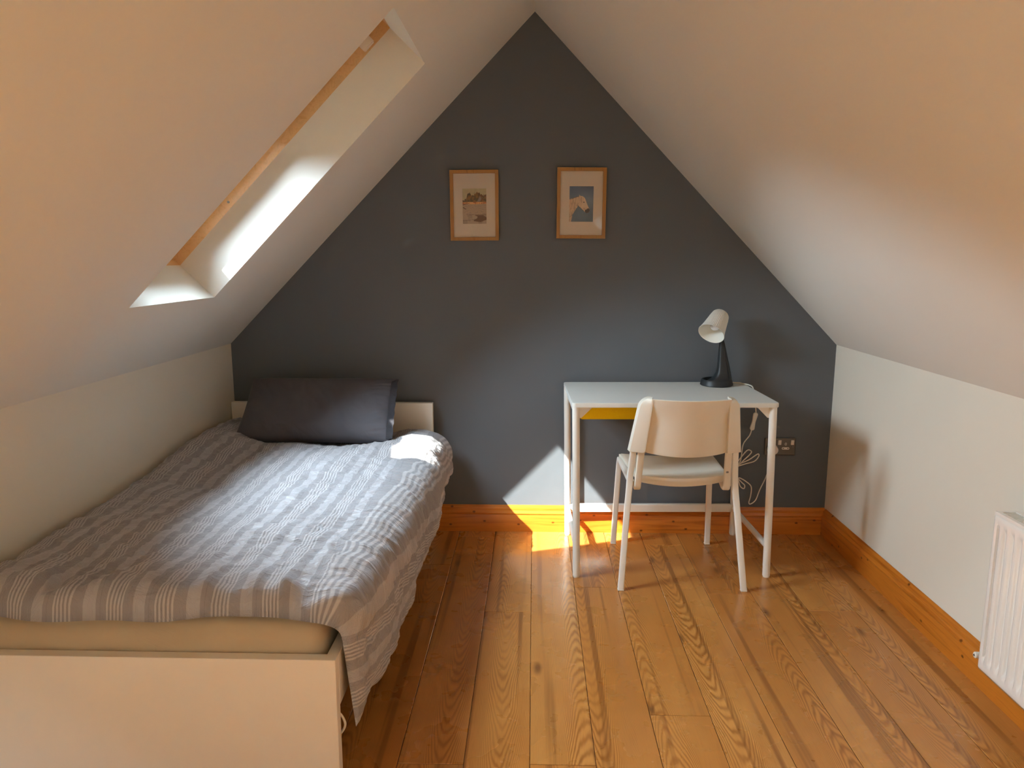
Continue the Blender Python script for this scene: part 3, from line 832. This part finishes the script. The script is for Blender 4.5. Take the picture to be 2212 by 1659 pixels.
def back_mesh():
    """shell: bowed panel with a sleeve wing each side that wraps the upright"""
    bm = bmesh.new(); nz = 26; zb, zt = .572, .805
    def yline(z): return .048 - (z-.56)*.262          # lean of the back
    def section(z):
        f = (z-zb)/(zt-zb); hw = .224 - .034*f; pw = .166 - .018*f; rc = float(1-ss(.55, .96, f))      # half widths: outer wing edge, fold
        if z > zt-.040:                                # rounded upper corners
            k = (z-(zt-.040))/.040; cut = .040*(1-math.sqrt(max(0, 1-k*k))); hw -= cut*1.0
        hw = max(hw, pw+.002); y0 = yline(z); pts = []
        pts.append((-hw, y0+.030)); pts.append((-hw+.004, y0+.002)); 
        pts.append((-pw-.004, y0-.018)); pts.append((-pw, y0-.019))
        pts.append((-pw+.003, y0-.019+.020*rc))
        for i in range(1, 20):
            a = -1+2*i/20; pts.append((a*(pw-.003), y0-.019+.020*rc-(.022+.018*rc)*(1-a*a)))
        pts.append((pw-.003, y0-.019+.020*rc)); pts.append((pw, y0-.019)); pts.append((pw+.004, y0-.018))
        pts.append((hw-.004, y0+.002)); pts.append((hw, y0+.030))
        return pts
    rows = []
    for k in range(nz+1):
        f = k/nz; f = 1-(1-f)**1.5 ; z = zb+(zt-zb)*f
        s_ = section(z); row = []
        for i, (x, y) in enumerate(s_):
            a = x/.21
            dz = -.006*(1-min(1, abs(a))**2)*(1) + (.010*abs(a)**3 if f < .5 else 0)*0
            zz = z + dz*(1 if True else 0)
            if f < .001: zz = zb + .004*(0) - (.012*(1-(x/.17)**2) if abs(x) < .163 else -.0)
            row.append(bm.verts.new((x, y, zz)))
        rows.append(row)
    for k in range(nz):
        for i in range(len(rows[0])-1): bm.faces.new((rows[k][i], rows[k][i+1], rows[k+1][i+1], rows[k+1][i]))
    bmesh.ops.recalc_face_normals(bm, faces=bm.faces[:])
    me = bpy.data.meshes.new('backrest'); bm.to_mesh(me); bm.free(); return me
bk = obj('backrest', back_mesh(), m_plastic, t, local=True, smooth=38)
md = bk.modifiers.new('shell', 'SOLIDIFY'); md.thickness = .0075; md.offset = 0
md = bk.modifiers.new('soft', 'BEVEL'); md.width = .0018; md.segments = 3; md.limit_method = 'ANGLE'

# ------------------------------------------------------------------ desk lamp
LZ = DZ + .0005; LC = Vector((.851, 3.418, LZ))
t = thing('desk_lamp', 'ribbed white lamp on a charcoal stand at the back right of the desk', 'lamp', tuple(LC))
T0 = Matrix.Translation(LC)
obj('base', lathe([(.0,.0),(.071,.0),(.0745,.003),(.070,.024),(.066,.029),(.060,.028),(.056,.016),(.052,.009),(.0,.009)], T0, 56), m_dark, t, smooth=35)
def lamp_stem():
    bm = bmesh.new(); rings = []
    # (height, x left, x right, depth half, y centre offset)
    sec = [(.010,-.052,.064,.040,.004),(.018,-.042,.068,.038,.004),(.027,-.026,.068,.036,.004),(.040,-.010,.066,.033,.005),(.060,-.001,.062,.029,.006),(.09,.003,.056,.025,.007),(.13,.005,.046,.021,.008),(.17,.006,.036,.017,.007),(.20,.007,.028,.013,.005),(.228,.008,.018,.010,.004)]
    n = 24
    for h, a, b, dy, yc in sec:
        xc = (a+b)/2; hx = (b-a)/2; r = []
        for k in range(n):
            th_ = 2*math.pi*k/n; cc, s_ = math.cos(th_), math.sin(th_)
            e = .55
            r.append(bm.verts.new(LC + Vector((xc+hx*math.copysign(abs(cc)**e, cc), yc+dy*math.copysign(abs(s_)**e, s_), h))))
        rings.append(r)
    for i in range(len(rings)-1):
        for j in range(n): bm.faces.new((rings[i][j], rings[i][(j+1)%n], rings[i+1][(j+1)%n], rings[i+1][j]))
    bm.faces.new(rings[0][::-1]); bm.faces.new(rings[-1]); bmesh.ops.recalc_face_normals(bm, faces=bm.faces[:]); return bm
st = obj('stem', lamp_stem(), m_dark, t, smooth=45)
bm = bmesh.new(); sweep(bm, [LC+Vector(p) for p in ((.046,-.0285,.035),(.042,-.0215,.07),(.034,-.0145,.12),(.026,-.0100,.17),(.020,-.0080,.205))], rrect(.0035,.004,.001,2), up=Vector((0,1,0)))
obj('cable_slot', bm, m_black, st)
# shade
aop = Vector((-.47, -.58, -.66)).normalized()                    # towards the opening
back_c = Vector((.862, 3.43, 1.088)); open_c = back_c + aop*.128
zax = -aop; xax = Vector((0,1,0)).cross(zax).normalized(); yax = zax.cross(xax)
SM = Matrix.Translation(open_c) @ Matrix(((xax.x,yax.x,zax.x),(xax.y,yax.y,zax.y),(xax.z,yax.z,zax.z))).to_4x4()
def shade():
    bm = bmesh.new(); n = 192; rings = []
    prof = [(.0,.1275,0),(.018,.1275,0),(.028,.1265,0),(.034,.123,.3),(.038,.116,1),(.0425,.095,1),(.0475,.06,1),(.0525,.03,1),(.0575,.006,1),(.0605,.001,0),(.0600,-.001,0),(.0580,.0,0),(.0545,.012,0),(.0445,.06,0),(.0365,.10,0),(.030,.118,0),(.0,.120,0)]
    for r, z, rib in prof:
        ring_ = []
        for k in range(n):
            a = 2*math.pi*k/n; rr_ = r + rib*.0009*math.copysign(1, math.sin(a*48+.01))*min(1, abs(math.sin(a*48))*1.6)
            ring_.append(bm.verts.new(SM @ Vector((rr_*math.cos(a), rr_*math.sin(a), z))))
        rings.append(ring_)
    for i in range(len(rings)-1):
        for j in range(n): bm.faces.new((rings[i][j], rings[i][(j+1)%n], rings[i+1][(j+1)%n], rings[i+1][j]))
    bmesh.ops.remove_doubles(bm, verts=bm.verts[:], dist=1e-6); bmesh.ops.recalc_face_normals(bm, faces=bm.faces[:]); return bm
m_shade = plain('white lamp shade plastic', (.82, .80, .72, 1), .5)
sh = obj('lamp_shade', shade(), m_shade, t, smooth=30)
bm = cyl(SM @ Vector((0,0,.125)), SM @ Vector((0,0,.135)), .012, 20, bevel=.002); obj('shade_cap', bm, m_shade, sh, smooth=40)
bm = cyl(SM @ Vector((0,0,.121)), SM @ Vector((0,0,.075)), .014, 20); obj('bulb_holder', bm, m_shade, t, smooth=40)
bp = [(0.0,-.0)] ; R_ = .0215
prof = [(R_*math.sin(a), -R_*math.cos(a)) for a in [math.pi*k/14 for k in range(0, 12)]] + [(.012, .030), (.012, .038)]
m_bulb = plain('opal bulb glass', (.80, .80, .82, 1), .2)
obj('bulb', lathe(prof, SM @ Matrix.Translation((0,0,.048)), 32), m_bulb, t, smooth=60)
# small printed rating mark inside the shade
bm = bmesh.new()
for k, (w_, h_) in enumerate(((.0022,.003),(.0018,.002),(.0026,.0026),(.0016,.003),(.0024,.0018),(.0022,.003))):
    a0 = 5.28 + k*.055
    for q in range(1):
        P_ = []
        for da, dz in ((0,0),(w_/.055,0),(w_/.055,h_),(0,h_)):
            rr_ = .0556-(.012+dz-.012)*.2 - .0009; P_.append(bm.verts.new(SM @ Vector((rr_*math.cos(a0+da), rr_*math.sin(a0+da), .010+dz))))
        bm.faces.new(P_)
obj('rating_print', bm, m_black, sh)

# power cord of the lamp
P_ = [(.900,3.455,LZ+.0035),(.925,3.475,LZ+.003),(.955,3.470,LZ+.003),(.985,3.435,LZ+.003),(1.000,3.395,LZ+.003),(1.010,3.385,LZ-.006),(1.020,3.395,.72),(1.042,3.44,.665),(1.059,3.478,.616)]
P2 = [(1.046,3.487,.530),(1.038,3.49,.50),(1.012,3.492,.46),(1.006,3.493,.41),(1.002,3.492,.375),(.985,3.485,.345),
      (1.01,3.482,.375),(1.045,3.482,.412),(1.048,3.484,.425),(1.03,3.486,.428),(1.0,3.486,.39),(.975,3.484,.35),
      (1.0,3.478,.365),(1.04,3.478,.385),(1.078,3.478,.412),(1.084,3.480,.400),(1.065,3.482,.375),(1.02,3.484,.36),(.98,3.486,.34),
      (.985,3.48,.30),(1.01,3.48,.27),(1.025,3.48,.255),(1.022,3.482,.238),(1.005,3.484,.25),(.995,3.486,.285),
      (1.005,3.49,.288),(1.035,3.492,.27),(1.060,3.492,.245),(1.060,3.492,.20),(1.053,3.491,.165),(1.062,3.491,.158),(1.085,3.491,.178),(1.10,3.49,.225),(1.125,3.488,.29),(1.143,3.484,.35),(1.152,3.478,.40)]
cd = obj('power_cord', tube(catmull(P_, 8), .0030, 8), m_cable, t, smooth=180)
obj('power_cord', tube(catmull(P2, 8), .0028, 8), m_cable, t, smooth=180)
a = Vector((1.0595,3.479,.614)); b = Vector((1.046,3.487,.528))
bm = bmesh.new(); n_ = 15
sweep(bm, [a+(b-a)*(k/14) for k in range(15)], rrect(.014, .024, .005, 3), up=Vector((1,0,0)), scales=[.55 if k in (0,14) else (.92 - .22*math.exp(-((k-7)/3.2)**2)) + (0 if 1 < k < 13 else 0) for k in range(15)])
bmesh.ops.recalc_face_normals(bm, faces=bm.faces[:])
obj('cord_switch', bm, m_cable, cd, smooth=60)
PX, PZ = 1.154, .431
bm = cyl((PX, 3.508, PZ), (PX, 3.474, PZ), .0255, 36, .0215, bevel=.003); obj('plug', bm, m_socket, t, smooth=40)

# ------------------------------------------------------------------ wall socket
t = thing('wall_socket', 'bronze double wall socket with white rocker switches beside the desk leg', 'socket', (1.1935, YG, .441))
SX0, SX1, SZ0, SZ1 = 1.1205, 1.2665, .3985, .4835; ys_ = YG-.009
obj('face_plate', B((SX0, ys_, SZ0), (SX1, YG-.0003, SZ1), .003), m_steel, t)
for xc in (1.190, 1.2505):
    bm = bmesh.new(); box(bm, (xc-.0075, ys_-.004, .4505), (xc+.0075, ys_+.001, .4745), .0015, mat=Matrix.Translation((xc, ys_, .462)) @ Matrix.Rotation(math.radians(6), 4, 'X') @ Matrix.Translation((-xc, -ys_, -.462)))
    obj('rocker_switch', bm, m_socket, t)
ox = 1.2195
f = lambda cx_, cz_: (lambda a, b, q: Vector((cx_+a, q, cz_+b)))
bm = extrude_poly(rrect(.009, .013, .004, 4), f(ox, .4545), ys_-.0008, ys_+.0005); e_ = obj('earth_pin_hole', bm, m_socket, t)
obj('pin_slot', B((ox-.0018, ys_-.0010, .4505), (ox+.0018, ys_+.0002, .4585)), m_black, e_)
bm = extrude_poly(rrect(.036, .0115, .0055, 4), f(ox, .4330), ys_-.0008, ys_+.0005); e_ = obj('live_pin_hole', bm, m_socket, t)
for dx in (-.011, .011): obj('pin_slot', B((ox+dx-.0034, ys_-.0010, .4313), (ox+dx+.0034, ys_+.0002, .4347)), m_black, e_)
obj('screw', cyl((1.2545, ys_-.0006, .441), (1.2545, ys_+.0004, .441), .0028, 16), m_cork, t)

# ------------------------------------------------------------------ pictures
def picture(name, label, x0, x1, z0, z1, tilt, art):
    yb = YG-.0005; dpt = .024; fw = .0155
    c = ((x0+x1)/2, YG, (z0+z1)/2)
    t = thing(name, label, 'picture', c)
    hw, hh = (x1-x0)/2, (z1-z0)/2
    W = Matrix.Translation(Vector(c)) @ Matrix.Rotation(tilt, 4, 'Y')
    bm = bmesh.new()
    for a, b in (((-hw,-hh),(-hw+fw,hh)), ((hw-fw,-hh),(hw,hh)), ((-hw+fw,-hh),(hw-fw,-hh+fw)), ((-hw+fw,hh-fw),(hw-fw,hh))):
        box(bm, (a[0], -dpt, a[1]), (b[0], -.0005, b[1]), .0007, 1, mat=W)
    obj('frame', bm, m_oak, t)
    aw, ah = .055, .0795; az = -.003                     # window of the mat
    bm = bmesh.new(); i0, i1 = hw-fw+.001, hh-fw+.001
    for a, b in (((-i0,-i1),(-aw,i1)), ((aw,-i1),(i0,i1)), ((-aw,-i1),(aw,-ah+az)), ((-aw,ah+az),(aw,i1))):
        box(bm, (a[0], -.0125, a[1]), (b[0], -.0105, b[1]), mat=W)
    obj('mat_board', bm, m_matb, t)
    # print: a fine grid coloured point by point
    nx, nz_ = art.shape[1], art.shape[0]
    V = []; F = []
    for j in range(nz_):
        for i in range(nx):
            V.append(W @ Vector((-aw-.001+(2*aw+.002)*i/(nx-1), -.0098, az+ah+.001-(2*ah+.002)*j/(nz_-1))))
    for j in range(nz_-1):
        for i in range(nx-1): F.append((j*nx+i, (j+1)*nx+i, (j+1)*nx+i+1, j*nx+i+1))
    me = bpy.data.meshes.new('print'); me.from_pydata(V, [], F)
    ca = me.color_attributes.new('ink', 'FLOAT_COLOR', 'POINT')
    lin = np.where(art <= .04045, art/12.92, ((art+.055)/1.055)**2.4)
    lin = np.clip(lin*1.45, 0, .9)
    ca.data.foreach_set('color', np.concatenate([lin.reshape(-1, 3), np.ones((nx*nz_, 1))], 1).ravel())
    obj('print', me, m_ink, t)
    bm = bmesh.new(); box(bm, (-i0, -.0165, -i1), (i0, -.015, i1), mat=W); obj('glass', bm, m_picglass, t)
m_matb = plain('cream mat board', (.86, .78, .68, 1), .8)
ti = NT('printed paper'); at_ = ti.n('ShaderNodeVertexColor', layer_name='ink'); ti.l(at_.outputs['Color'], ti.b.inputs['Base Color']); ti.b.inputs['Roughness'].default_value = .6; m_ink = ti.m

def in_poly(X, Y, poly):
    c = np.zeros(X.shape, bool); n = len(poly)
    for i in range(n):
        x1, y1 = poly[i]; x2, y2 = poly[(i+1) % n]
        if y1 == y2: continue
        t_ = ((y1 > Y) != (y2 > Y)) & (X < (x2-x1)*(Y-y1)/(y2-y1)+x1); c ^= t_
    return c
def fbm(X, Y, s, seed, o=3):
    out = np.zeros(X.shape); it = np.nditer([X, Y, out], op_flags=[['readonly'],['readonly'],['writeonly']])
    for a, b, c in it:
        v = 0; amp = 1; f = s
        for k in range(o): v += amp*noise.noise(Vector((float(a)*f, float(b)*f, seed+k*3.1))); amp *= .5; f *= 2
        c[...] = v
    return out
NX, NZ = 92, 134
gx, gy = np.meshgrid(np.linspace(0, 1, NX), np.linspace(0, 1, NZ))
C3 = lambda *c: np.array(c, float)/255
def lay(img, mask, col, a=1.0):
    m = (mask.astype(float)*a)[..., None]; img[:] = img*(1-m) + np.asarray(col)*m
def landscape():
    I = np.ones((NZ, NX, 3))*C3(172, 164, 132); n1 = fbm(gx, gy*1.4, 5, 1.1); n2 = fbm(gx, gy*1.4, 14, 4.4)
    I += (n1*.05)[..., None]
    ridge = .27 - .20*ss(.02, .36, gx) + .05*np.sin(gx*16+1)*ss(.1,.3,gx) + .035*np.abs(np.sin(gx*31)) + .03*n2
    ridge = np.where(gx > .88, ridge+.05, ridge)
    trees = (gy > ridge+.05) & (gy < .40 + .01*n2)
    lay(I, trees, C3(104, 82, 44)); lay(I, trees & (n2 > .12), C3(128, 92, 50)); lay(I, trees & (n2 < -.15), C3(78, 66, 42)); lay(I, trees & (gx > .66) & (n1 > -.1), C3(98, 60, 34), .6)
    lay(I, in_poly(gx, gy, [(.60,.38),(.68,.28),(.73,.20),(.79,.29),(.72,.37)]), C3(132, 126, 124), .9)
    sand = (gy > .385+.012*n1) & (gy < .45+.02*n1); lay(I, sand, C3(212, 158, 104)); lay(I, sand & (n2 > .18), C3(160, 92, 56))
    shore = gy >= .44+.01*n1; lay(I, shore, C3(168, 148, 128)); 
    lay(I, shore & (np.sin(gy*120+n1*7) > .72), C3(138, 124, 112), .6); lay(I, (gy > .70), C3(164, 150, 134), .8); lay(I, (gy > .70) & (n1 > .12), C3(140, 126, 112), .7)
    lay(I, in_poly(gx, gy, [(.48,.745),(.84,.745),(.93,.79),(1,.82),(1,.88),(.9,.90),(.74,.945),(.45,.915),(.47,.88),(.6,.84),(.62,.79)]), C3(96, 70, 54)); 
    lay(I, (np.abs(gy-.735-.01*n1) < .006) & (gx > .15), C3(120, 98, 80)); lay(I, (np.abs(gy-.90+.05*(gx)-.02*n1) < .006) & (gx < .5), C3(116, 100, 88))
    lay(I, in_poly(gx, gy, [(0,.455),(.30,.405),(.30,.415),(0,.475)]), C3(96, 66, 48)); lay(I, in_poly(gx, gy, [(0,.35),(.12,.36),(.12,.375),(0,.37)]), C3(92, 70, 44)); lay(I, in_poly(gx, gy, [(.02,.52),(.17,.575),(.12,.585),(.02,.545)]), C3(88, 58, 42))
    return np.clip(I, 0, 1)
def horse():
    I = np.ones((NZ, NX, 3)); n1 = fbm(gx, gy*1.4, 3, 7.7); n2 = fbm(gx*3, gy, 7, 2.2)
    top, mid, bot = C3(76, 100, 132), C3(104, 126, 150), C3(84, 108, 130)
    f = gy[..., None]; I = np.where(f < .4, top+(mid-top)*f/.4, mid+(bot-mid)*(f-.4)/.6); I += (n1*.035)[..., None]; I -= (ss(.55,1,gx)*.06*(1-gy))[..., None]
    neck = [(0,.375),(.08,.355),(.20,.325),(.33,.300),(.40,.290),(.46,.33),(.42,.47),(.38,.55),(.30,.62),(.20,.74),(.14,.80),(.135,.88),(.10,.945),(.09,1.0),(0,1.0)]
    head = [(.38,.30),(.42,.27),(.40,.235),(.45,.262),(.475,.285),(.50,.275),(.56,.285),(.62,.315),(.665,.36),(.70,.43),(.75,.52),(.81,.60),(.845,.65),(.85,.69),(.82,.735),(.76,.748),(.69,.735),(.64,.715),(.60,.68),(.52,.63),(.46,.59),(.40,.555),(.38,.46)]
    body = C3(196, 174, 150)
    for p in (neck, head): lay(I, in_poly(gx, gy, p), body)
    inn = in_poly(gx, gy, neck); lay(I, inn & (np.sin((gx*1.0+gy*.35)*70+n2*5) > .6), C3(160, 136, 112), .5); lay(I, inn & (n2 > .25), C3(150, 128, 108), .5)
    ih = in_poly(gx, gy, head); lay(I, ih & (gx+.5*(gy-.3) > .64) & (gy < .6), C3(214, 194, 170), .5)
    lay(I, in_poly(gx, gy, [(.10,.345),(.33,.292),(.40,.285),(.40,.30),(.30,.312),(.12,.36)]), C3(104, 88, 72), .8)
    lay(I, in_poly(gx, gy, [(.375,.46),(.385,.47),(.36,.55),(.40,.575),(.52,.64),(.60,.69),(.645,.72),(.58,.695),(.46,.61),(.36,.57)]), C3(90, 74, 62), .8)
    lay(I, in_poly(gx, gy, [(.655,.665),(.70,.655),(.76,.625),(.81,.615),(.85,.655),(.845,.70),(.80,.742),(.72,.748),(.66,.725)]), C3(72, 62, 56))
    lay(I, in_poly(gx, gy, [(.57,.44),(.61,.43),(.645,.445),(.62,.462),(.59,.46)]), C3(50, 42, 38)); lay(I, in_poly(gx, gy, [(.49,.31),(.51,.31),(.50,.40),(.525,.455),(.505,.45),(.48,.39)]), C3(110, 92, 76), .8)
    lay(I, in_poly(gx, gy, [(.60,.60),(.63,.62),(.645,.66),(.62,.645)]), C3(120, 100, 86), .8)
    lay(I, in_poly(gx, gy, [(.02,.86),(.16,.77),(.155,.79),(.03,.88)]), C3(140, 118, 98), .7)
    return np.clip(I, 0, 1)
picture('picture_frame', 'oak framed print of trees above a rocky shore on the charcoal wall', -.387, -.163, 1.419, 1.737, math.radians(-.35), landscape())
picture('picture_frame', 'oak framed print of a white horse head on the charcoal wall', .105, .330, 1.428, 1.746, math.radians(.35), horse())

# ------------------------------------------------------------------ radiator
t = thing('radiator', 'white ribbed panel radiator on the right hand knee wall', 'radiator', (1.38, 1.6, .12))
RX, RY0, RY1, RZ0, RZ1 = 1.330, 1.05, 2.080, .128, .622
def rad_panel():
    nvz = 60; zs = np.linspace(RZ0+.006, RZ1-.006, nvz); ny = 420; ysr = np.linspace(RY0, RY1, ny); V = []
    for y in ysr:
        d = RY1 - y; ph = ((d-.022) % .0333)/.0333
        ina = 1.0 if d > .022 and y > RY0+.02 else 0.0
        g = ina*(.5-.5*math.cos(2*math.pi*ph))
        g = max(0, min(1, (g-.25)/.5)); g = g*g*(3-2*g)
        ed = min(1, d/.010)
        for z in zs:
            e = ss(RZ0+.030, RZ0+.030+.035, z+0)*(1-ss(RZ1-.055, RZ1-.030, z))
            e2 = min(1, (z-RZ0-.006)/.006, (RZ1-.006-z)/.006)
            x = RX + .009*(1-g)*e*ina*1.0 + (1-math.sqrt(max(0, 1-(1-ed)**2)))*.008 + (1-max(0,e2))*.003
            V.append((x, y, float(z)))
    return grid_mesh('panel', V, ny, nvz)
pn = obj('front_panel', rad_panel(), m_rad, t, smooth=60)
md = pn.modifiers.new('t', 'SOLIDIFY'); md.thickness = .0015; md.offset = -1
obj('rear_panel', B((1.392, RY0, RZ0+.01), (1.3935, RY1-.01, RZ1-.01)), m_rad, t)
bm = B((RX+.008, RY1-.004, RZ0+.012), (1.398, RY1-.0005, RZ1-.004), .001); obj('side_cover', bm, m_rad, t)
bm = bmesh.new()
box(bm, (RX+.001, RY0, RZ1-.008), (RX+.014, RY1-.001, RZ1+.001)); box(bm, (1.384, RY0, RZ1-.008), (1.397, RY1-.001, RZ1+.001))
box(bm, (RX+.0145, RY1-.012, RZ1-.008), (1.3835, RY1-.001, RZ1+.0005))
g_ = obj('top_grille', bm, m_rad, t)
bm = bmesh.new(); y = RY1-.016
while y > RY0: box(bm, (RX+.013, y-.0045, RZ1-.005), (1.385, y, RZ1-.001)); y -= .0085
obj('grille_slats', bm, m_rad, g_)
obj('convector', B((RX+.016, RY0, RZ0+.02), (1.383, RY1-.014, RZ1-.03)), m_radgap, t)
obj('cap', cyl((RX+.0015, RY1-.016, RZ1-.030), (RX-.0012, RY1-.016, RZ1-.030), .0085, 20), m_socket, t)
obj('clip', B((RX-.001, RY1-.035, RZ0+.022), (RX+.002, RY1-.014, RZ0+.030), .0006), m_rad, t)
for yb in (1.2, 1.95): obj('wall_bracket', B((1.3935, yb-.012, .2), (XR-.0005, yb+.012, .56)), m_rad, t)
vb = obj('lockshield_valve', cyl((1.40, 2.118, .150), (1.345, 2.122, .150), .0115, 24, .0095, bevel=.002), m_cable, t, smooth=40)
obj('valve_screw', cyl((1.3456, 2.122, .150), (1.3440, 2.122, .150), .0035, 14), m_cork, vb)
obj('valve_body', cyl((1.392, 2.078, .150), (1.392, 2.123, .150), .009, 18), m_cork, t, smooth=40)
obj('pipe', cyl((1.395, 2.118, .150), (1.4298, 2.118, .150), .0075, 18), m_cable, t, smooth=40)
